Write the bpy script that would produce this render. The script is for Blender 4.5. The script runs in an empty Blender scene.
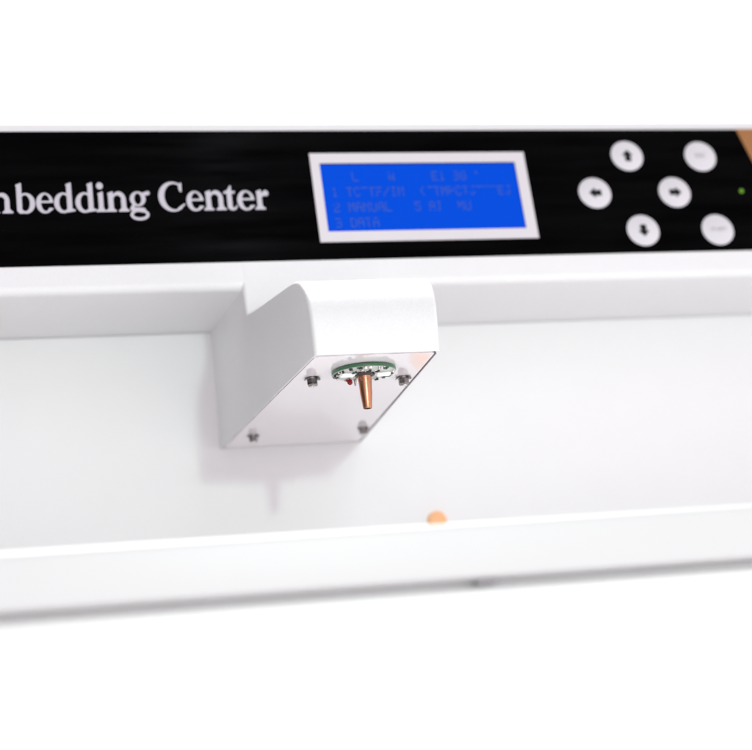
import bpy, bmesh, math, random
from math import sin, cos, pi, radians, sqrt
from mathutils import Vector, Matrix
random.seed(7)
S = bpy.context.scene
COL = S.collection

# ------------------------------------------------------------------ camera
cam_d = bpy.data.cameras.new("camera"); cam = bpy.data.objects.new("camera", cam_d); COL.objects.link(cam)
R = ((0.96895837, -0.03947939, 0.24405133), (-0.22838556, 0.23501797, 0.94477859), (-0.09465573, -0.97118893, 0.21870611))
cam.matrix_world = Matrix(((R[0][0], -R[0][1], -R[0][2], 0), (R[1][0], -R[1][1], -R[1][2], 0), (R[2][0], -R[2][1], -R[2][2], 0), (0, 0, 0, 1)))
cam_d.sensor_width = 36; cam_d.lens = 1638.16 / 752 * 36
cam_d.clip_start = 0.02; cam_d.clip_end = 50
cam_d.dof.use_dof = True; cam_d.dof.focus_distance = 0.668; cam_d.dof.aperture_fstop = 7.4
S.camera = cam

# ------------------------------------------------------------------ world and lamps
W = bpy.data.worlds.new("World"); S.world = W; W.use_nodes = True
wt = W.node_tree; bg = wt.nodes["Background"]; bg.inputs[1].default_value = 1.0
_tc = wt.nodes.new("ShaderNodeTexCoord"); _dp = wt.nodes.new("ShaderNodeVectorMath"); _dp.operation = 'DOT_PRODUCT'
_dp.inputs[1].default_value = Vector((0.50, -0.83, -0.26)).normalized()      # the room is brighter to the front right, dim to the left
_mr = wt.nodes.new("ShaderNodeMapRange"); _mr.interpolation_type = 'SMOOTHSTEP'
_mr.inputs["From Min"].default_value = -0.05; _mr.inputs["From Max"].default_value = 0.75
_mx = wt.nodes.new("ShaderNodeMix"); _mx.data_type = 'RGBA'
_mx.inputs[6].default_value = (0.06, 0.050, 0.056, 1); _mx.inputs[7].default_value = (1.24, 1.145, 1.19, 1)
wt.links.new(_tc.outputs["Generated"], _dp.inputs[0]); wt.links.new(_dp.outputs["Value"], _mr.inputs["Value"])
wt.links.new(_mr.outputs["Result"], _mx.inputs[0]); wt.links.new(_mx.outputs[2], bg.inputs[0])

def lamp(name, loc, target, size, power, color=(1, 1, 1), sy=None):
    d = bpy.data.lights.new(name, 'AREA'); d.energy = power; d.color = color
    if sy: d.shape = 'RECTANGLE'; d.size = size; d.size_y = sy
    else: d.shape = 'DISK'; d.size = size
    o = bpy.data.objects.new(name, d); COL.objects.link(o); o.location = loc
    o.rotation_euler = (Vector(target) - Vector(loc)).to_track_quat('-Z', 'Y').to_euler()
    return o
lamp("flash_lamp", (0.213, -0.11, 0.210), (0.17, 0.7, 0.15), 0.03, 1.15, (0.78, 1.0, 0.90))
lamp("added_strip_lamp", (0.30, -0.142, 0.792), (0.066, 0.716, 0.243), 0.045, 0.6, (0.80, 0.88, 1.0), sy=0.6)  # added unseen lamp, only for the faint reflection band in the black film
lamp("added_backdrop_lamp", (0.3, 1.3, 1.9), (0.4, 2.2, 0.9), 1.0, 130.0)  # added unseen lamp that brightens the backdrop to pure white

vs = S.view_settings; vs.view_transform = 'Standard'; vs.look = 'None'; vs.gamma = 1; vs.exposure = 0.05
S.render.engine = 'CYCLES'; S.cycles.diffuse_bounces = 10; S.cycles.max_bounces = 14; S.cycles.glossy_bounces = 6

# ------------------------------------------------------------------ materials
def mat(name, col, rough=0.5, metal=0.0, spec=0.5, bump=0.0, bscale=2500, bdist=0.0002, ior=1.5, coat=0.0, vary=0.0, speck=0.0, emit=None, estr=0.0):
    m = bpy.data.materials.new(name); m.use_nodes = True; nt = m.node_tree; p = nt.nodes["Principled BSDF"]
    p.inputs["Base Color"].default_value = (*col, 1); p.inputs["Roughness"].default_value = rough
    p.inputs["Metallic"].default_value = metal; p.inputs["Specular IOR Level"].default_value = spec
    p.inputs["IOR"].default_value = ior; p.inputs["Coat Weight"].default_value = coat; p.inputs["Coat Roughness"].default_value = 0.05
    tc = nt.nodes.new("ShaderNodeTexCoord")
    if bump > 0:
        n = nt.nodes.new("ShaderNodeTexNoise"); n.inputs["Scale"].default_value = bscale; n.inputs["Detail"].default_value = 3
        b = nt.nodes.new("ShaderNodeBump"); b.inputs["Strength"].default_value = bump; b.inputs["Distance"].default_value = bdist
        nt.links.new(tc.outputs["Object"], n.inputs["Vector"]); nt.links.new(n.outputs["Fac"], b.inputs["Height"]); nt.links.new(b.outputs["Normal"], p.inputs["Normal"])
    if vary > 0:
        n = nt.nodes.new("ShaderNodeTexNoise"); n.inputs["Scale"].default_value = 35; n.inputs["Detail"].default_value = 4
        r = nt.nodes.new("ShaderNodeMapRange"); r.inputs["To Min"].default_value = 1 - vary; r.inputs["To Max"].default_value = 1 + vary
        mx = nt.nodes.new("ShaderNodeVectorMath"); mx.operation = 'SCALE'; mx.inputs[0].default_value = col
        nt.links.new(tc.outputs["Object"], n.inputs["Vector"]); nt.links.new(n.outputs["Fac"], r.inputs["Value"])
        if speck > 0:      # fine grain of the powder coat
            n2 = nt.nodes.new("ShaderNodeTexNoise"); n2.inputs["Scale"].default_value = 1500; n2.inputs["Detail"].default_value = 1
            r2 = nt.nodes.new("ShaderNodeMapRange"); r2.inputs["From Min"].default_value = 0.3; r2.inputs["From Max"].default_value = 0.7
            r2.inputs["To Min"].default_value = 1 - speck; r2.inputs["To Max"].default_value = 1 + speck
            ml = nt.nodes.new("ShaderNodeMath"); ml.operation = 'MULTIPLY'
            nt.links.new(tc.outputs["Object"], n2.inputs["Vector"]); nt.links.new(n2.outputs["Fac"], r2.inputs["Value"])
            nt.links.new(r.outputs["Result"], ml.inputs[0]); nt.links.new(r2.outputs["Result"], ml.inputs[1]); nt.links.new(ml.outputs[0], mx.inputs["Scale"])
        else: nt.links.new(r.outputs["Result"], mx.inputs["Scale"])
        nt.links.new(mx.outputs["Vector"], p.inputs["Base Color"])
    if emit:
        p.inputs["Emission Color"].default_value = (*emit, 1); p.inputs["Emission Strength"].default_value = estr
    return m
M = {}
M['paint'] = mat('white_powder_coat', (0.81, 0.81, 0.82), 0.38, bump=0.6, bscale=2400, bdist=0.00025, speck=0.02, vary=0.012)
M['wall'] = mat('white_back_panel', (0.845, 0.843, 0.845), 0.42, bump=0.25, bscale=900, vary=0.015)
M['cab'] = mat('white_cabinet', (0.88, 0.88, 0.88), 0.4, bump=0.2, vary=0.01)
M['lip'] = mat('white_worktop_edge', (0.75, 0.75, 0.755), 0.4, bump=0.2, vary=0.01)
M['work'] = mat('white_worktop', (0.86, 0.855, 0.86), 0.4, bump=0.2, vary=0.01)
M['plate'] = mat('polished_white_plate', (0.88, 0.835, 0.86), 0.07, ior=1.6, coat=0.3, vary=0.02)
def streaky(m, lo, hi):
    nt = m.node_tree; p = nt.nodes["Principled BSDF"]; tc = nt.nodes.new("ShaderNodeTexCoord")
    mp = nt.nodes.new("ShaderNodeMapping"); mp.inputs["Scale"].default_value = (14, 160, 160)
    n = nt.nodes.new("ShaderNodeTexNoise"); n.inputs["Scale"].default_value = 1.0; n.inputs["Detail"].default_value = 3
    r = nt.nodes.new("ShaderNodeMapRange"); r.inputs["From Min"].default_value = 0.35; r.inputs["From Max"].default_value = 0.7
    r.inputs["To Min"].default_value = lo; r.inputs["To Max"].default_value = hi
    nt.links.new(tc.outputs["Object"], mp.inputs[0]); nt.links.new(mp.outputs[0], n.inputs["Vector"]); nt.links.new(n.outputs["Fac"], r.inputs["Value"])
    nt.links.new(r.outputs["Result"], p.inputs["Specular IOR Level"])
M['black'] = mat('black_film', (0.0016, 0.0015, 0.0018), 0.16, spec=0.02, vary=0.2)
streaky(M['black'], 0.002, 0.022)
M['frame'] = mat('white_frame_print', (0.70, 0.67, 0.70), 0.5)
M['letter'] = mat('white_letter_print', (0.56, 0.54, 0.60), 0.5)
M['button'] = mat('white_button', (0.68, 0.66, 0.70), 0.4, bump=0.1)
M['symbol'] = mat('black_symbol', (0.004, 0.004, 0.005), 0.5, spec=0.2)
M['faint'] = mat('faint_grey_print', (0.30, 0.29, 0.30), 0.6)
M['screen'] = mat('blue_screen', (0.0, 0.002, 0.01), 0.25, spec=0.03, emit=(0.0, 0.073, 0.71), estr=1.0)
M['pix'] = mat('screen_pixels', (0.01, 0.01, 0.02), 0.4, spec=0.03, emit=(0.055, 0.103, 0.40), estr=1.0)
M['green_led'] = mat('green_led', (0.02, 0.1, 0.01), 0.3, emit=(0.13, 0.27, 0.005), estr=1.0)
M['orange'] = mat('orange_reflection', (0.34, 0.140, 0.035), 0.4, vary=0.15)  # flat colour standing in for a reflection on the black film
M['pcb'] = mat('green_circuit_board', (0.045, 0.14, 0.065), 0.30, vary=0.15)
M['pcbtop'] = mat('pale_board_top', (0.5, 0.54, 0.5), 0.4)
M['chip'] = mat('white_light_chip', (0.88, 0.88, 0.86), 0.3, emit=(1, 1, 1), estr=0.25)
M['solder'] = mat('solder', (0.75, 0.74, 0.72), 0.15, metal=1.0)
M['dark'] = mat('dark_component', (0.03, 0.03, 0.035), 0.3)
M['red'] = mat('red_component', (0.30, 0.012, 0.018), 0.25)
M['steel'] = mat('nut_steel', (0.22, 0.20, 0.20), 0.22, metal=1.0, bump=0.2, bscale=3000)
M['washer'] = mat('washer_steel', (0.20, 0.18, 0.18), 0.3, metal=1.0)
M['copper'] = mat('copper', (0.56, 0.26, 0.155), 0.27, metal=1.0, bump=0.35, bscale=1500, vary=0.12)
M['hole'] = mat('dark_hole', (0.01, 0.007, 0.006), 0.6)
M['peg'] = mat('orange_plug', (0.95, 0.50, 0.24), 0.45, spec=0.4, vary=0.04)
M['seam'] = mat('grey_seam', (0.50, 0.47, 0.50), 0.6)
M['pcbwhite'] = mat('white_board_face', (0.55, 0.60, 0.56), 0.25, vary=0.15)
M['catch'] = mat('grey_catch', (0.56, 0.54, 0.56), 0.5)
M['backdrop'] = mat('white_backdrop', (0.9, 0.9, 0.9), 0.8)

# ------------------------------------------------------------------ helpers
def obj(name, bm, m, parent=None, smooth=False, loc=None):
    me = bpy.data.meshes.new(name)
    bmesh.ops.recalc_face_normals(bm, faces=bm.faces)
    bm.to_mesh(me); bm.free()
    ms = m if isinstance(m, (list, tuple)) else [m]
    for q in ms: me.materials.append(M[q])
    if smooth:
        for p in me.polygons: p.use_smooth = True
        me.set_sharp_from_angle(angle=radians(35))
    o = bpy.data.objects.new(name, me); COL.objects.link(o)
    if parent: o.parent = parent
    if loc: o.location = loc
    return o
def tag(o, label=None, cat=None, group=None, kind=None):
    for k, v in (('label', label), ('category', cat), ('group', group), ('kind', kind)):
        if v: o[k] = v
    return o
def box(bm, x0, x1, y0, y1, z0, z1, mi=0, mtx=None):
    vs_ = [bm.verts.new((x, y, z)) for x in (x0, x1) for y in (y0, y1) for z in (z0, z1)]
    for f in ((0, 1, 3, 2), (4, 6, 7, 5), (0, 4, 5, 1), (2, 3, 7, 6), (0, 2, 6, 4), (1, 5, 7, 3)):
        fc = bm.faces.new([vs_[i] for i in f]); fc.material_index = mi
    if mtx is not None:
        for v in vs_: v.co = mtx @ v.co
    return vs_
def lathe(bm, prof, n=48, mi=0, center=(0, 0, 0), capa=True, capb=True, mis=None):
    rings = []
    for (r, z) in prof:
        rings.append([bm.verts.new((center[0] + r * cos(2 * pi * k / n), center[1] + r * sin(2 * pi * k / n), center[2] + z)) for k in range(n)])
    for i in range(len(rings) - 1):
        for k in range(n):
            f = bm.faces.new((rings[i][k], rings[i][(k + 1) % n], rings[i + 1][(k + 1) % n], rings[i + 1][k])); f.material_index = mis[i] if mis else mi
    if capa: bm.faces.new(rings[0]).material_index = mis[0] if mis else mi
    if capb: bm.faces.new(rings[-1]).material_index = mis[-1] if mis else mi
def extrude_profile(bm, prof, x0, x1, mi=0):
    a = [bm.verts.new((x0, y, z)) for y, z in prof]; b = [bm.verts.new((x1, y, z)) for y, z in prof]
    n = len(prof)
    for i in range(n):
        bm.faces.new((a[i], a[(i + 1) % n], b[(i + 1) % n], b[i])).material_index = mi
    bm.faces.new(a); bm.faces.new(list(reversed(b)))
def arc(cy, cz, r, a0, a1, n=8):
    return [(cy + r * cos(radians(a0 + (a1 - a0) * i / n)), cz + r * sin(radians(a0 + (a1 - a0) * i / n))) for i in range(n + 1)]

# ------------------------------------------------------------------ key dimensions of the machine (metres)
YF, ZF0 = 0.712, 0.2205          # bottom line of the black film on the fascia
TILT = radians(9.0)
UP = Vector((0, sin(TILT), cos(TILT))); NRM = Vector((0, -cos(TILT), sin(TILT)))
P0 = Vector((0, YF, ZF0))
YW = 0.785                        # back panel
ZS = 0.2070                       # underside of the hood
ZB = 0.1474                       # underside of the dispenser head
XL, XR = -0.16, 0.72
def pan(x, t, off=0.0):
    return Vector((x, 0, 0)) + P0 + UP * t + NRM * off
PM = Matrix(((1, UP.x, NRM.x, P0.x), (0, UP.y, NRM.y, P0.y), (0, UP.z, NRM.z, P0.z), (0, 0, 0, 1)))   # (x, t, off) -> machine space

# ------------------------------------------------------------------ backdrop
bm = bmesh.new(); box(bm, -3, 4, 2.2, 2.25, -1.0, 3.0)
tag(obj('backdrop', bm, 'backdrop'), kind='structure')

# ------------------------------------------------------------------ the machine
mach = bpy.data.objects.new('tissue_embedding_machine', None); COL.objects.link(mach)
mach.location = (0.28, 0.70, -0.15)
tag(mach, 'white laboratory machine with a black control panel, blue screen and protruding copper-nozzle dispenser', 'lab machine')
OFF = -Vector(mach.location)
def part(name, bm, m, parent=None, smooth=False):
    if parent is None:
        o = obj(name, bm, m, mach, smooth); o.location = OFF
    else:
        o = obj(name, bm, m, parent, smooth)
    return o

# upper hood: fascia + underside + top
bm = bmesh.new()
r = 0.0035
zb_ = ZS
def fas(t): return (YF + sin(TILT) * t, ZF0 + cos(TILT) * t)
t_bot = (ZS + r - ZF0) / cos(TILT)
prof = [(YW + 0.002, ZS)]
c = (fas(t_bot)[0] + r, ZS + r)
prof += arc(c[0], c[1], r, 270, 180 - 9, 10)
tt = fas(0.0722); ct = (tt[0] + 0.0032, tt[1] - 0.0005)
prof += arc(ct[0], ct[1], 0.0032, 171, 90, 8)
prof += [(0.96, ct[1] + 0.0032), (0.96, ZS)]
extrude_profile(bm, prof, XL, XR)
part('upper_hood', bm, 'paint', smooth=True)

# back panel
bm = bmesh.new(); box(bm, XL, XR, YW, 0.95, 0.0602, ZS - 0.0003)
part('back_panel', bm, 'wall')

# worktop with rounded front lip (underside ends in a shadow gap)
bm = bmesh.new()
YL = 0.48; zt, zu = 0.0637, 0.0465
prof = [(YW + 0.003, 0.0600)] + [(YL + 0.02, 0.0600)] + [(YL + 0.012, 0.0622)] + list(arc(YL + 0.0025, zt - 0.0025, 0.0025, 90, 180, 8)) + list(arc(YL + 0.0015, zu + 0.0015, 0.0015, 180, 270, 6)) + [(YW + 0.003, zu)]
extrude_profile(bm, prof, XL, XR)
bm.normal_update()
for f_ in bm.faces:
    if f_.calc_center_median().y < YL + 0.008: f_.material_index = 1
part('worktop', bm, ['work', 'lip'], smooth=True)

# lower cabinet below the gap
bm = bmesh.new()
z2 = zu - 0.0034
prof = [(0.90, zu - 0.0002), (YL + 0.012, zu - 0.0002), (YL + 0.012, z2)] + list(arc(YL + 0.0020, z2 - 0.0015, 0.0015, 90, 180, 6)) + [(YL + 0.0005, -0.15), (0.90, -0.15)]
extrude_profile(bm, prof, XL, XR)
lc = part('lower_cabinet', bm, 'cab', smooth=True)
bm = bmesh.new()
box(bm, 0.1517, 0.1580, YL + 0.006, YL + 0.0118, zu - 0.0016, zu - 0.0003)
part('gap_catch', bm, 'catch', lc)

# ------------------------------------------------------------------ dispenser head
def xl(Y): return 0.1312 - (Y - 0.6) * 0.0573
def xr(Y): return 0.1816 + (Y - 0.6) * 0.0535
RC = 0.0015
outer = [(0.5993, ZB), (0.5994, 0.1510), (0.5998, 0.1560), (0.6004, 0.1610), (0.6013, 0.1655), (0.6027, 0.1697), (0.6048, 0.1736), (0.6077, 0.1770), (0.6116, 0.1800),
         (0.6165, 0.1823), (0.6225, 0.1839), (0.6290, 0.1849), (0.66, 0.1887), (0.6990, 0.1932), (0.7055, 0.1941)]
# smooth concave hand-over to the riser which lies a hair proud of the fascia
def fplane(z, off): # Y on the fascia plane at height z
    t = (z - ZF0) / cos(TILT); return YF + sin(TILT) * t - off
outer += [(fplane(0.1944, 0.0001), 0.1944), (fplane(0.20, 0.0001), 0.20), (fplane(0.2075, 0.0001), 0.2075), (fplane(0.2225, 0.0001), 0.2225)]
bm = bmesh.new()
rows = []; K = 7
for i, (y, z) in enumerate(outer):
    a = Vector(outer[max(i - 1, 0)]); b = Vector(outer[min(i + 1, len(outer) - 1)])
    t = (b - a).normalized(); nin = Vector((t.y, -t.x))     # inward normal
    if i == 0: nin = Vector((1, 0))
    if i == len(outer) - 1: nin = Vector((0.988, -0.156))
    row = []
    L, Rr = [], []
    for k in range(K + 1):
        a_ = pi / 2 * k / K
        ins = RC * (1 - sin(a_)); side = RC * (1 - cos(a_))
        yy, zz = y + nin.x * ins, z + nin.y * ins
        L.append(bm.verts.new((xl(yy) + side, yy, zz)))
        Rr.append(bm.verts.new((xr(yy) + (zz - ZB) * 0.066 - side, yy, zz)))
    L.append(bm.verts.new((xl(y) + RC + 0.0006, y, z))); Rr.append(bm.verts.new((xr(y) + (z - ZB) * 0.066 - RC - 0.0006, y, z)))
    rows.append(L + list(reversed(Rr)))
for i in range(len(rows) - 1):
    for k in range(len(rows[0]) - 1):
        bm.faces.new((rows[i][k], rows[i][k + 1], rows[i + 1][k + 1], rows[i + 1][k]))
yb_, ytop = YW + 0.004, 0.2225
for s in (0, -1):
    X = xl if s == 0 else xr
    q0 = bm.verts.new((X(yb_), yb_, ytop)); q1 = bm.verts.new((X(yb_), yb_, ZB))
    bm.faces.new([rw[s] for rw in rows] + [q0, q1])
    if s == 0: a0, a1 = q0, q1
    else: b0, b1 = q0, q1
bm.faces.new((a0, a1, b1, b0))                      # back
bm.faces.new(rows[-1] + [b0, a0])                   # top (inside the hood)
# bottom rim with a shallow recess for the plate
TH, DP = 0.0005, 0.0030
lb, rb_ = rows[0][0], rows[0][-1]
front = rows[0]
inner = []
ins_pts = [(xl(0.5993) + TH + 0.0012, 0.5997), (xr(0.5993) - TH - 0.0012, 0.5997), (xr(0.603) - TH, 0.603), (xr(yb_ - 0.006) - TH, yb_ - 0.006), (xl(yb_ - 0.006) + TH, yb_ - 0.006), (xl(0.603) + TH, 0.603)]
lo = [bm.verts.new((x, y, ZB)) for x, y in ins_pts]; hi = [bm.verts.new((x, y, ZB + DP)) for x, y in ins_pts]
for i in range(6): bm.faces.new((lo[i], lo[(i + 1) % 6], hi[(i + 1) % 6], hi[i])).material_index = 1
bm.faces.new(hi).material_index = 1
mid = len(front)
bm.faces.new(front[0:mid] + [lo[1], lo[0]])
bm.faces.new([front[-1], b1, lo[3], lo[2], lo[1]])
bm.faces.new([b1, a1, lo[4], lo[3]])
bm.faces.new([a1, front[0], lo[0], lo[5], lo[4]])
head = part('dispenser_head', bm, ['paint', 'seam'], smooth=True)
head['label'] = 'white wedge-shaped housing tapering forward from the back panel'

# polished bottom plate, corners slightly cut, front edge a little wavy
bm = bmesh.new()
zp0, zp1 = ZB + 0.0001, ZB + 0.0008
g = 0.0006; gr = 0.0009
fr = []
for i in range(25):
    f = i / 24; x = xl(0.6) + TH + 0.0018 + f * (xr(0.6) - xl(0.6) - 2 * TH - 0.0040)
    fr.append((x, 0.6014 + 0.00035 * sin(f * 21) + 0.0003 * sin(f * 9 + 1)))
pts = fr + [(xr(0.6035) - TH - gr, 0.6035), (xr(yb_ - 0.0065) - TH - gr, yb_ - 0.0065), (xl(yb_ - 0.0065) + TH + g, yb_ - 0.0065), (xl(0.6035) + TH + g, 0.6035)]
a = [bm.verts.new((x, y, zp0)) for x, y in pts]; b = [bm.verts.new((x, y, zp1)) for x, y in pts]
bm.faces.new(a); bm.faces.new(list(reversed(b)))
for i in range(len(pts)): bm.faces.new((a[i], a[(i + 1) % len(pts)], b[(i + 1) % len(pts)], b[i]))
part('bottom_plate', bm, 'plate', head)

# ------------------------------------------------------------------ circuit board ring with components
PCX, PCY, PR = 0.1567, 0.6258, 0.01305
zt_ = ZB - 0.0003; zl = zt_ - 0.0014
bm = bmesh.new()
lathe(bm, [(0.0042, zt_), (PR - 0.0001, zt_), (PR, zt_ - 0.0001), (PR, zl + 0.0001), (PR - 0.0001, zl), (0.0042, zl), (0.0042, zt_)], 96, center=(PCX, PCY, 0), capa=False, capb=False, mis=[1, 0, 0, 0, 2, 1])
for k in range(3):   # stand-offs to the plate
    a_ = 0.4 + k * 2.1
    lathe(bm, [(0.0011, ZB + 0.0006), (0.0011, zt_ + 0.0001)], 16, 1, (PCX + 0.0085 * cos(a_), PCY + 0.0085 * sin(a_), 0))
pcb = part('circuit_board', bm, ['pcb', 'pcbtop', 'pcbwhite'], smooth=True)
def comp(name, ang, rad, w, d, h, m, parent=pcb, z=zl, rotadd=0.0, lab=None):
    c_ = Vector((PCX + rad * cos(ang), PCY + rad * sin(ang), z))
    mt = Matrix.Translation(c_) @ Matrix.Rotation(ang + pi / 2 + rotadd, 4, 'Z')
    b_ = bmesh.new(); box(b_, -w / 2, w / 2, -d / 2, d / 2, -h, -0.00002, mtx=mt)
    bmesh.ops.bevel(b_, geom=list(b_.edges), offset=0.00015, segments=2, affect='EDGES')
    o = part(name, b_, m, parent, True)
    if lab: o['label'] = lab
    return o
# four bright light chips round the ring (angles seen from above; -pi/2 is the near side)
for an in (radians(190), radians(-6), radians(85)):
    comp('light_chip', an, 0.0072 if an > 3 else 0.0080, 0.0034, 0.0052, 0.0013, 'chip')
for an in (radians(190), radians(-6), radians(85)):
    comp('chip_frame', an, 0.0072 if an > 3 else 0.0080, 0.0044, 0.0070, 0.0006, 'solder')
# solder pads, terminals and small parts
bm = bmesh.new()
for k in range(84):
    an = random.uniform(0, 2 * pi); rd = random.choice((0.0118, 0.0121, 0.0060, 0.0064, 0.0113)) + random.uniform(-.0003, .0003)
    w = random.uniform(0.0006, 0.0015); h = random.uniform(0.0003, 0.0012)
    mi = random.choice((0, 0, 1, 1, 3, 0, 1))
    c_ = Vector((PCX + rd * cos(an), PCY + rd * sin(an), zl))
    if mi == 0 and random.random() < .6:
        lathe(bm, [(w * .65, -0.00002), (w * .6, -h * .5), (w * .35, -h * .9), (w * .12, -h)], 12, 0, c_)
    else:
        box(bm, -w / 2, w / 2, -w * .4, w * .4, -h, -0.00002, mi, Matrix.Translation(c_) @ Matrix.Rotation(an, 4, 'Z'))
ob = part('solder_joints', bm, ['solder', 'dark', 'chip', 'pcb'], pcb, True)
comp('chip_resistor', radians(192), 0.0117, 0.0016, 0.0010, 0.0007, 'dark')
comp('chip_resistor', radians(250), 0.0112, 0.0016, 0.0010, 0.0007, 'dark')
comp('chip_resistor', radians(305), 0.0115, 0.0018, 0.0010, 0.0008, 'dark')
comp('chip_resistor', radians(15), 0.0113, 0.0016, 0.0010, 0.0007, 'dark')
# red component with two legs, at the far left of the ring
bm = bmesh.new()
rc = Vector((PCX - 0.0040, PCY + 0.0088, zl))
lathe(bm, [(0.00015, 0), (0.00085, -0.0004), (0.0011, -0.0016), (0.0010, -0.0020), (0.0006, -0.0024), (0.0001, -0.0026)], 20, 0, rc)
box(bm, -0.0012, 0.0012, -0.0003, 0.0003, -0.0018, -0.0010, 0, Matrix.Translation(rc) @ Matrix.Rotation(0.5, 4, 'Z') @ Matrix.Rotation(0.5, 4, 'Y'))
lathe(bm, [(0.0006, -0.00002), (0.0004, -0.0030)], 12, 1, rc + Vector((0.0023, 0.0004, 0)))
part('red_component', bm, ['red', 'solder'], pcb, True)

# ------------------------------------------------------------------ copper nozzle
NX, NY = 0.1571, 0.6268
zn0, zn1 = ZB + 0.0004, 0.1314
bm = bmesh.new()
ztop = zl - 0.0003
lathe(bm, [(0.0031, zn0), (0.0031, ztop + 0.0004), (0.00285, ztop), (0.00275, ztop - 0.002), (0.00245, (ztop + zn1) / 2 - .001), (0.00200, zn1 + 0.0022), (0.00187, zn1 + 0.0003), (0.00180, zn1),
           (0.00145, zn1), (0.00135, zn1 + 0.0003), (0.00130, zn1 + 0.004)], 64, center=(NX, NY, 0), mis=[0, 0, 0, 0, 0, 0, 0, 0, 1, 1, 1])
noz = part('nozzle', bm, ['copper', 'hole'], smooth=True)
bm = bmesh.new()
lathe(bm, [(0.0031, zl + 0.0008), (0.0038, zl + 0.0006), (0.0041, zl - 0.0001), (0.0038, zl - 0.0009), (0.0031, zl - 0.0011)], 48, center=(NX, NY, 0), capa=False, capb=False)
part('seal_ring', bm, 'dark', noz, True)

# ------------------------------------------------------------------ mounting nuts with bent spring washers
def nut(x, y, rot, sc=1.0):
    bm = bmesh.new()
    rr = 0.0023; zz0, zz1 = ZB + 0.0004, ZB - 0.0030
    n = 6
    prof = [(rr, -0.0006), (rr, -0.0028), (rr * .88, -0.0034)]
    rings = []
    for (q, z) in prof:
        rings.append([bm.verts.new((q * cos(pi / 3 * k + rot), q * sin(pi / 3 * k + rot), z)) for k in range(6)])
    for i in range(2):
        for k in range(6): bm.faces.new((rings[i][k], rings[i][(k + 1) % 6], rings[i + 1][(k + 1) % 6], rings[i + 1][k]))
    bm.faces.new(rings[0]); bm.faces.new(rings[-1])
    o = obj('mounting_nut', bm, 'steel', mach, False); o.location = Vector((x, y, ZB)) + OFF; o.scale = (sc, sc, sc)
    # washer: thin ring bent over the nut so its two ends droop
    bm = bmesh.new(); N = 40
    vs2 = []
    for k in range(N):
        a_ = 2 * pi * k / N
        col_ = []
        for (q, dz) in ((0.0013, 0), (0.0034, 0), (0.0034, -0.00028), (0.0013, -0.00028)):
            X, Y = q * cos(a_), q * sin(a_)
            u = X * cos(0.24) - Y * sin(0.24) * 0
            z = 0.0003 - 0.00095 * (X / 0.0034) ** 2 + dz
            col_.append(bm.verts.new((X, Y, z)))
        vs2.append(col_)
    for k in range(N):
        for j in range(4):
            bm.faces.new((vs2[k][j], vs2[(k + 1) % N][j], vs2[(k + 1) % N][(j + 1) % 4], vs2[k][(j + 1) % 4]))
    obj('spring_washer', bm, 'washer', o, True)
    bm = bmesh.new()
    lathe(bm, [(0.0014, 0.0006), (0.0014, -0.0036), (0.0012, -0.0038), (0.0007, -0.0038), (0.0006, -0.0034)], 28, mis=[0, 0, 0, 0, 0])
    obj('threaded_stud', bm, 'solder', o, True)
    return o
for (x, y, r_, sc) in ((0.13775, 0.6375, 0.2, 1), (0.17755, 0.6425, 0.45, 1), (0.1319, 0.7535, 0.1, .88), (0.1843, 0.7480, 0.7, .88)):
    nut(x, y, r_, sc)

# ------------------------------------------------------------------ control panel
bm = bmesh.new(); box(bm, XL + 0.01, XR - 0.01, 0.0, 0.0691, -0.0002, 0.0005, mtx=PM)
bmesh.ops.bevel(bm, geom=list(bm.edges), offset=0.0002, segments=2, affect='EDGES')
panel = part('control_panel', bm, 'black', smooth=True)
ZP = 0.0005
def flat(name, polys, m, off0, off1, parent):
    bm = bmesh.new()
    for pl_ in polys:
        a = [bm.verts.new(PM @ Vector((x, t, off1))) for x, t in pl_]
        bm.faces.new(a)
        if off0 is not None:
            b = [bm.verts.new(PM @ Vector((x, t, off0))) for x, t in pl_]
            for i in range(len(a)): bm.faces.new((a[i], a[(i + 1) % len(a)], b[(i + 1) % len(a)], b[i]))
    return part(name, bm, m, parent)
# display: white frame, blue screen, characters
X0, X1, T0, T1 = 0.1637, 0.2715, 0.0090, 0.0563
x0, x1, s0, s1 = 0.1681, 0.2661, 0.0144, 0.0509
bm = bmesh.new()
o_ = [(X0, T0), (X1, T0), (X1, T1), (X0, T1)]; i_ = [(x0, s0), (x1, s0), (x1, s1), (x0, s1)]
vo = [bm.verts.new(PM @ Vector((x, t, ZP + 0.0004))) for x, t in o_]; vi = [bm.verts.new(PM @ Vector((x, t, ZP + 0.0004))) for x, t in i_]
vb = [bm.verts.new(PM @ Vector((x, t, ZP - 0.0001))) for x, t in o_]; vc = [bm.verts.new(PM @ Vector((x, t, ZP - 0.0001))) for x, t in i_]
for i in range(4):
    j = (i + 1) % 4
    bm.faces.new((vo[i], vo[j], vi[j], vi[i])); bm.faces.new((vo[i], vo[j], vb[j], vb[i])); bm.faces.new((vi[i], vi[j], vc[j], vc[i]))
disp = part('display_frame', bm, 'frame')
flat('screen', [[(x0 + .0001, s0 + .0001), (x1 - .0001, s0 + .0001), (x1 - .0003, s1 - .0006), (x0 + .0001, s1 - .0006)]], 'screen', None, ZP + 0.0001, disp)
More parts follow.
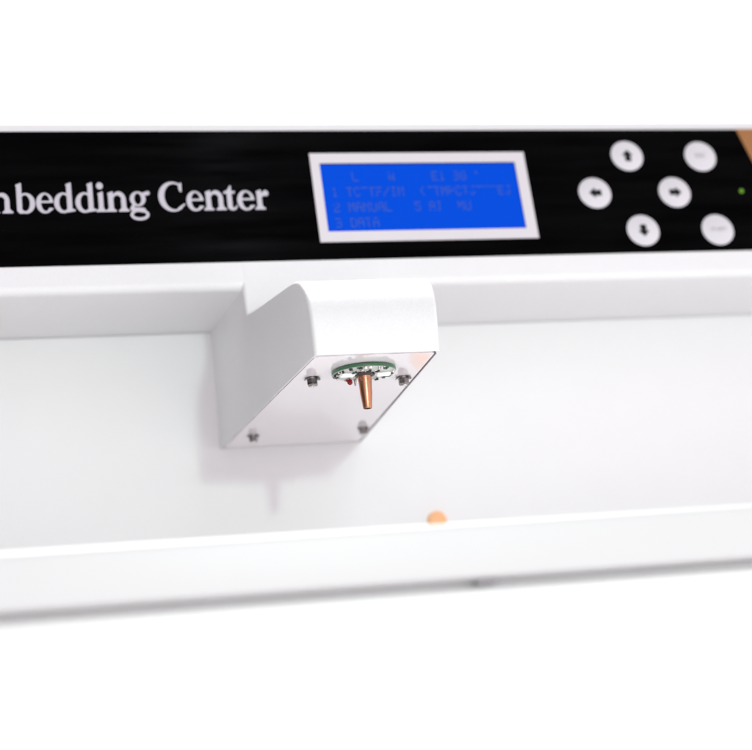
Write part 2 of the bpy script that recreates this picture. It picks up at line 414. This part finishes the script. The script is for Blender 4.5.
FONT = {
 'A': "01110 10001 10001 11111 10001 10001 10001", 'C': "01110 10001 10000 10000 10000 10001 01110", 'D': "11110 10001 10001 10001 10001 10001 11110",
 'E': "11111 10000 10000 11110 10000 10000 11111", 'F': "11111 10000 10000 11110 10000 10000 10000", 'G': "01110 10001 10000 10111 10001 10001 01110",
 'I': "01110 00100 00100 00100 00100 00100 01110", 'J': "00111 00010 00010 00010 00010 10010 01100", 'L': "10000 10000 10000 10000 10000 10000 11111",
 'M': "10001 11011 10101 10101 10001 10001 10001", 'N': "10001 11001 10101 10011 10001 10001 10001", 'P': "11110 10001 10001 11110 10000 10000 10000",
 'T': "11111 00100 00100 00100 00100 00100 00100", 'U': "10001 10001 10001 10001 10001 10001 01110", 'W': "10001 10001 10001 10101 10101 11011 10001",
 '1': "00100 01100 00100 00100 00100 00100 01110", '2': "01110 10001 00001 00110 01000 10000 11111", '3': "11110 00001 00001 01110 00001 00001 11110",
 '5': "11111 10000 11110 00001 00001 10001 01110", '(': "00010 00100 01000 01000 01000 00100 00010", ')': "01000 00100 00010 00010 00010 00100 01000",
 '/': "00001 00001 00010 00100 01000 10000 10000", '-': "11111 00000 00000 00000 00000 00000 00000", "'": "01100 01100 00000 00000 00000 00000 00000", ' ': ""}
rowsT = ["   L    W     E1 3G '    ", "1 TC-TF/IM  (-TMPCTJ---EJ", "2 MANUAL   5 AI  MU      ", "3 DATA                   "]
bm = bmesh.new()
cw = (x1 - x0 - 0.008) / 25; px = cw / 6.2; py = 0.00072
for ri, line in enumerate(rowsT):
    for ci, ch in enumerate(line):
        g_ = FONT.get(ch, "")
        if not g_: continue
        for yy, rowb in enumerate(g_.split()):
            for xx, bch in enumerate(rowb):
                if bch == '1' and random.random() > 0.10:
                    cx_ = x0 + 0.0045 + ci * cw + xx * px; cy_ = s1 - 0.0052 - ri * 0.0082 - yy * py
                    q = [PM @ Vector((cx_ + a * px * .43, cy_ + b * py * .43, ZP + 0.00025)) for a, b in ((-1, -1), (1, -1), (1, 1), (-1, 1))]
                    bm.faces.new([bm.verts.new(v) for v in q])
part('screen_text', bm, 'pix', disp)

# buttons
def disc_part(name, x, t, rad, h, m, parent=None, n=48):
    bm = bmesh.new()
    lathe(bm, [(rad, ZP - 0.0001), (rad, ZP + h * .6), (rad - 0.0003, ZP + h)], n, 0, (x, t, 0))
    for v in bm.verts: v.co = PM @ v.co
    return part(name, bm, m, parent, True)
BR = 0.0084
def arrow(ang):
    L = 0.0034; k = 1.45
    p = [(L, 0), (0.0001, 0.0021 * k), (0.0003, 0.0011 * k), (-0.0010, 0.0010 * k), (-0.0018, 0.0012 * k), (-L * .92, 0.0010 * k), (-L * .92, -0.0010 * k), (-0.0018, -0.0012 * k), (-0.0010, -0.0010 * k), (0.0003, -0.0011 * k), (0.0001, -0.0021 * k)]
    return [(a * cos(ang) - b * sin(ang), a * sin(ang) + b * cos(ang)) for a, b in p]
for (x, t, an, lab) in ((0.3049, 0.0331, pi, 'white round button with a black left arrow'), (0.3473, 0.0329, 0, 'white round button with a black right arrow'),
                   (0.3259, 0.0538, pi / 2, 'white round button with a black up arrow'), (0.3262, 0.0120, -pi / 2, 'white round button with a black down arrow')):
    b = disc_part('arrow_button', x, t, BR, 0.0003, 'button'); b['label'] = lab
    flat('arrow_symbol', [[(x + a + 0.0003, t + c_) for a, c_ in arrow(an)]], 'symbol', None, ZP + 0.00042, b)
def word(name, text, x, t, size, m, off, parent):
    cu = bpy.data.curves.new(name + '_c', 'FONT'); cu.body = text; cu.size = size; cu.align_x = 'CENTER'; cu.align_y = 'CENTER'
    to = bpy.data.objects.new(name + '_tmp', cu); COL.objects.link(to)
    dg = bpy.context.evaluated_depsgraph_get(); dg.update()
    me = bpy.data.meshes.new_from_object(to.evaluated_get(dg)); bpy.data.objects.remove(to)
    me.transform(PM @ Matrix.Translation((x, t, off))); me.materials.clear(); me.materials.append(M[m])
    o = bpy.data.objects.new(name, me); COL.objects.link(o); o.parent = parent
    me.name = name
    return o
b = disc_part('text_button', 0.3656, 0.0532, BR, 0.0003, 'button'); b['label'] = 'upper white round button with faint grey lettering'
word('button_text', 'ESC', 0.3658, 0.0535, 0.0036, 'faint', ZP + 0.00042, b)
b = disc_part('text_button', 0.3660, 0.0116, BR, 0.0003, 'button'); b['label'] = 'lower white round button with faint grey lettering'
word('button_text', 'START', 0.3664, 0.0117, 0.0030, 'faint', ZP + 0.00042, b)
disc_part('indicator_light', 0.3838, 0.0331, 0.0011, 0.0006, 'green_led', None, 24)
# orange reflection painted on as a flat patch, running off the panel's right end
flat('orange_reflection', [[(0.3888, 0.0690), (0.3940, 0.0497), (0.4050, 0.0300), (0.4700, 0.0180), (0.5200, 0.0180), (0.5200, 0.0690)]], 'orange', None, ZP + 0.0002, panel)

# ------------------------------------------------------------------ lettering, drawn as a distance field and traced to clean outlines
def rect(ax, ay, bx, by): return lambda x, y: min(x - ax, bx - x, y - ay, by - y)
def ell(cx, cy, rx, ry, rot=0.0):
    c_, s_ = cos(rot), sin(rot)
    def f(x, y):
        X, Y = (x - cx) * c_ + (y - cy) * s_, -(x - cx) * s_ + (y - cy) * c_
        return (1 - sqrt((X / rx) ** 2 + (Y / ry) ** 2)) * min(rx, ry)
    return f
def cap(ax, ay, bx, by, r0, r1):
    def f(x, y):
        dx, dy = bx - ax, by - ay; h = max(0, min(1, ((x - ax) * dx + (y - ay) * dy) / (dx * dx + dy * dy)))
        return r0 + (r1 - r0) * h - sqrt((x - ax - dx * h) ** 2 + (y - ay - dy * h) ** 2)
    return f
def poly(*p):   # convex, counter-clockwise
    def f(x, y):
        v = 9
        for i in range(len(p)):
            (ax, ay), (bx, by) = p[i], p[(i + 1) % len(p)]
            l = sqrt((bx - ax) ** 2 + (by - ay) ** 2); v = min(v, ((bx - ax) * (y - ay) - (by - ay) * (x - ax)) / l)
        return v
    return f
def U(*fs): return lambda x, y: max(f(x, y) for f in fs)
def D(a, *bs): return lambda x, y: min([a(x, y)] + [-b(x, y) for b in bs])
def I(*fs): return lambda x, y: min(f(x, y) for f in fs)
def flag(x, y, w=0.40): return poly((x - w, y - 0.13), (x - w + .03, y - 0.17), (x - 0.2, y - 0.17), (x - .02, y - 0.3), (x, y + 0.04), (x - .08, y + 0.03))
def foot(xa, xb): return U(rect(xa, 0, xb, 0.09), poly((xa + .05, .08), (xb - .05, .08), (xb - .14, .2), (xa + .14, .2)))
def stemlet(x, top, s=.25): return rect(x, 0.02, x + s, top)
G = {}
G['b'] = (1.10, 1.52, U(rect(.16, .10, .42, 1.46), flag(.42, 1.48), D(ell(.62, .49, .48, .52), ell(.585, .50, .25, .41), rect(-.5, -1, .2, 2)), poly((.16, .12), (.3, -.03), (.5, -.02), (.42, .2))))
G['d'] = (1.12, 1.52, U(rect(.68, .05, .94, 1.46), flag(.94, 1.48), D(ell(.48, .49, .48, .52), ell(.515, .50, .25, .41), rect(.92, -1, 2, 2)), poly((.68, .0), (1.1, .06), (1.1, .13), (.9, .2), (.7, .2))))
G['e'] = (.90, 1.04, U(D(ell(.45, .49, .45, .52), ell(.49, .50, .235, .42), poly((.5, .26), (1.2, .20), (1.2, .50), (.5, .50))), rect(.18, .50, .88, .60), cap(.62, .05, .86, .2, .05, .035)))
G['i'] = (.52, 1.52, U(rect(.14, .02, .40, .98), flag(.40, 1.0, .38), foot(0, .54), ell(.25, 1.33, .175, .175)))
G['n'] = (1.20, 1.04, U(rect(.14, .02, .40, .98), flag(.40, 1.0, .38), foot(0, .53), I(D(ell(.68, .58, .36, .45), ell(.60, .53, .23, .31)), rect(.3, .55, 1.3, 1.2)), rect(.79, .02, 1.04, .62), foot(.65, 1.19)))
G['m'] = (1.88, 1.04, U(rect(.14, .02, .40, .98), flag(.40, 1.0, .38), foot(0, .53), I(D(ell(.68, .58, .36, .45), ell(.60, .53, .23, .31)), rect(.3, .55, 1.3, 1.2)), rect(.79, .02, 1.04, .62), foot(.66, 1.17),
                      I(D(ell(1.33, .58, .36, .45), ell(1.25, .53, .23, .31)), rect(.95, .55, 1.9, 1.2)), rect(1.44, .02, 1.69, .62), foot(1.31, 1.86)))
G['g'] = (1.06, 1.04, U(D(ell(.45, .64, .40, .38), ell(.45, .64, .18, .29)), cap(.68, .86, .98, .93, .08, .10), cap(.22, .33, .13, .14, .07, .10), cap(.13, .13, .70, .06, .09, .12),
                      D(ell(.50, -.17, .48, .29), ell(.50, -.165, .33, .15))))
G['C'] = (1.34, 1.50, U(D(ell(.72, .73, .72, .77), ell(.80, .73, .50, .66), poly((.9, .30), (2, .45), (2, 1.0), (.9, 1.06)), rect(1.16, -1, 3, 3)), poly((1.10, .98), (1.20, .96), (1.22, 1.44), (1.14, 1.44), (1.04, 1.2)), cap(1.0, .10, 1.28, .32, .07, .045)))
G['t'] = (.66, 1.28, U(rect(.18, .12, .43, 1.05), poly((.0, .86), (.60, .86), (.62, .98), (.03, .98)), poly((.18, .95), (.43, .95), (.43, 1.28), (.36, 1.26)), D(ell(.43, .2, .25, .22), ell(.52, .27, .12, .17), rect(.3, .28, 1, 1)), cap(.5, .06, .62, .13, .05, .04)))
G['r'] = (.78, 1.04, U(rect(.14, .02, .40, .98), flag(.40, 1.0, .38), foot(0, .56), cap(.36, .70, .62, .90, .07, .11), ell(.64, .85, .14, .15)))
G['E'] = (1.2, 1.50, U(rect(.18, 0, .46, 1.46), rect(0, 0, 1.12, .1), rect(0, 1.36, 1.08, 1.46), rect(.3, .68, .9, .78), rect(1.02, 0, 1.14, .4), rect(.98, 1.1, 1.08, 1.46), rect(.82, .55, .9, .92)))
WEIGHT = 0.002
def trace(bm, f, x0_, x1_, y0_, y1_, step, mp):
    nx = int((x1_ - x0_) / step) + 1; ny = int((y1_ - y0_) / step) + 1
    V = [[f(x0_ + i * step, y0_ + j * step) + WEIGHT for j in range(ny + 1)] for i in range(nx + 1)]
    cache = {}
    def vert(key, x, y):
        if key not in cache: cache[key] = bm.verts.new(mp(x, y))
        return cache[key]
    for i in range(nx):
        for j in range(ny):
            cs = ((i, j), (i + 1, j), (i + 1, j + 1), (i, j + 1))
            if all(V[a][b] <= 0 for a, b in cs): continue
            pts = []
            for k in range(4):
                (a, b), (c_, d_) = cs[k], cs[(k + 1) % 4]
                va, vb2 = V[a][b], V[c_][d_]
                if va > 0: pts.append(vert((a, b), x0_ + a * step, y0_ + b * step))
                if (va > 0) != (vb2 > 0):
                    h = va / (va - vb2); h = min(max(h, .02), .98)
                    key = ((a, b), (c_, d_)) if (a, b) < (c_, d_) else ((c_, d_), (a, b))
                    pts.append(vert(key, x0_ + (a + (c_ - a) * h) * step, y0_ + (b + (d_ - b) * h) * step))
            if len(pts) >= 3:
                try: bm.faces.new(pts)
                except ValueError: pass
# (glyph, left and right pixel of the measured word) turned into metres along the panel once
XH = 0.0101; BASE = 0.0267
LET = [('E', -0.00397, 0.00793), ('m', 0.00853, 0.02483), ('b', 0.02503, 0.03446), ('e', 0.03493, 0.04251), ('d', 0.04292, 0.05246), ('d', 0.05248, 0.06199), ('i', 0.06168, 0.06605), ('n', 0.06606, 0.0767), ('g', 0.07672, 0.0862), ('C', 0.09029, 0.10249), ('e', 0.10311, 0.11099), ('n', 0.111, 0.12153), ('t', 0.12051, 0.12641), ('e', 0.12681, 0.1349), ('r', 0.13492, 0.14177)]
bm = bmesh.new()
for ch, xa, xb in LET:
    w, h, f = G[ch]; sc = (xb - xa) / w
    trace(bm, f, -0.05, w + 0.05, -0.52 if ch == 'g' else -0.06, h + 0.06, 0.03, lambda x, y, xa=xa, sc=sc: PM @ Vector((xa + x * sc, BASE + y * XH, ZP + 0.00015)))
o = part('lettering', bm, 'letter', panel)
o['label'] = 'white serif lettering reading Embedding Center'

# ------------------------------------------------------------------ round orange plug low on the back panel, partly hidden by the lip
bm = bmesh.new()
q = 0.0048
lathe(bm, [(q, -0.0002), (q, 0.0014), (q * .96, 0.0019), (q * .88, 0.0021), (q * .2, 0.0023), (0.0002, 0.0023)], 48)
for v in bm.verts:
    x_, y_, z_ = v.co; v.co = Vector((0.2268 + x_, YW - z_, 0.1055 + y_))
pl = part('round_plug', bm, 'peg', None, True)
pl['label'] = 'small round orange plug low on the white back panel'
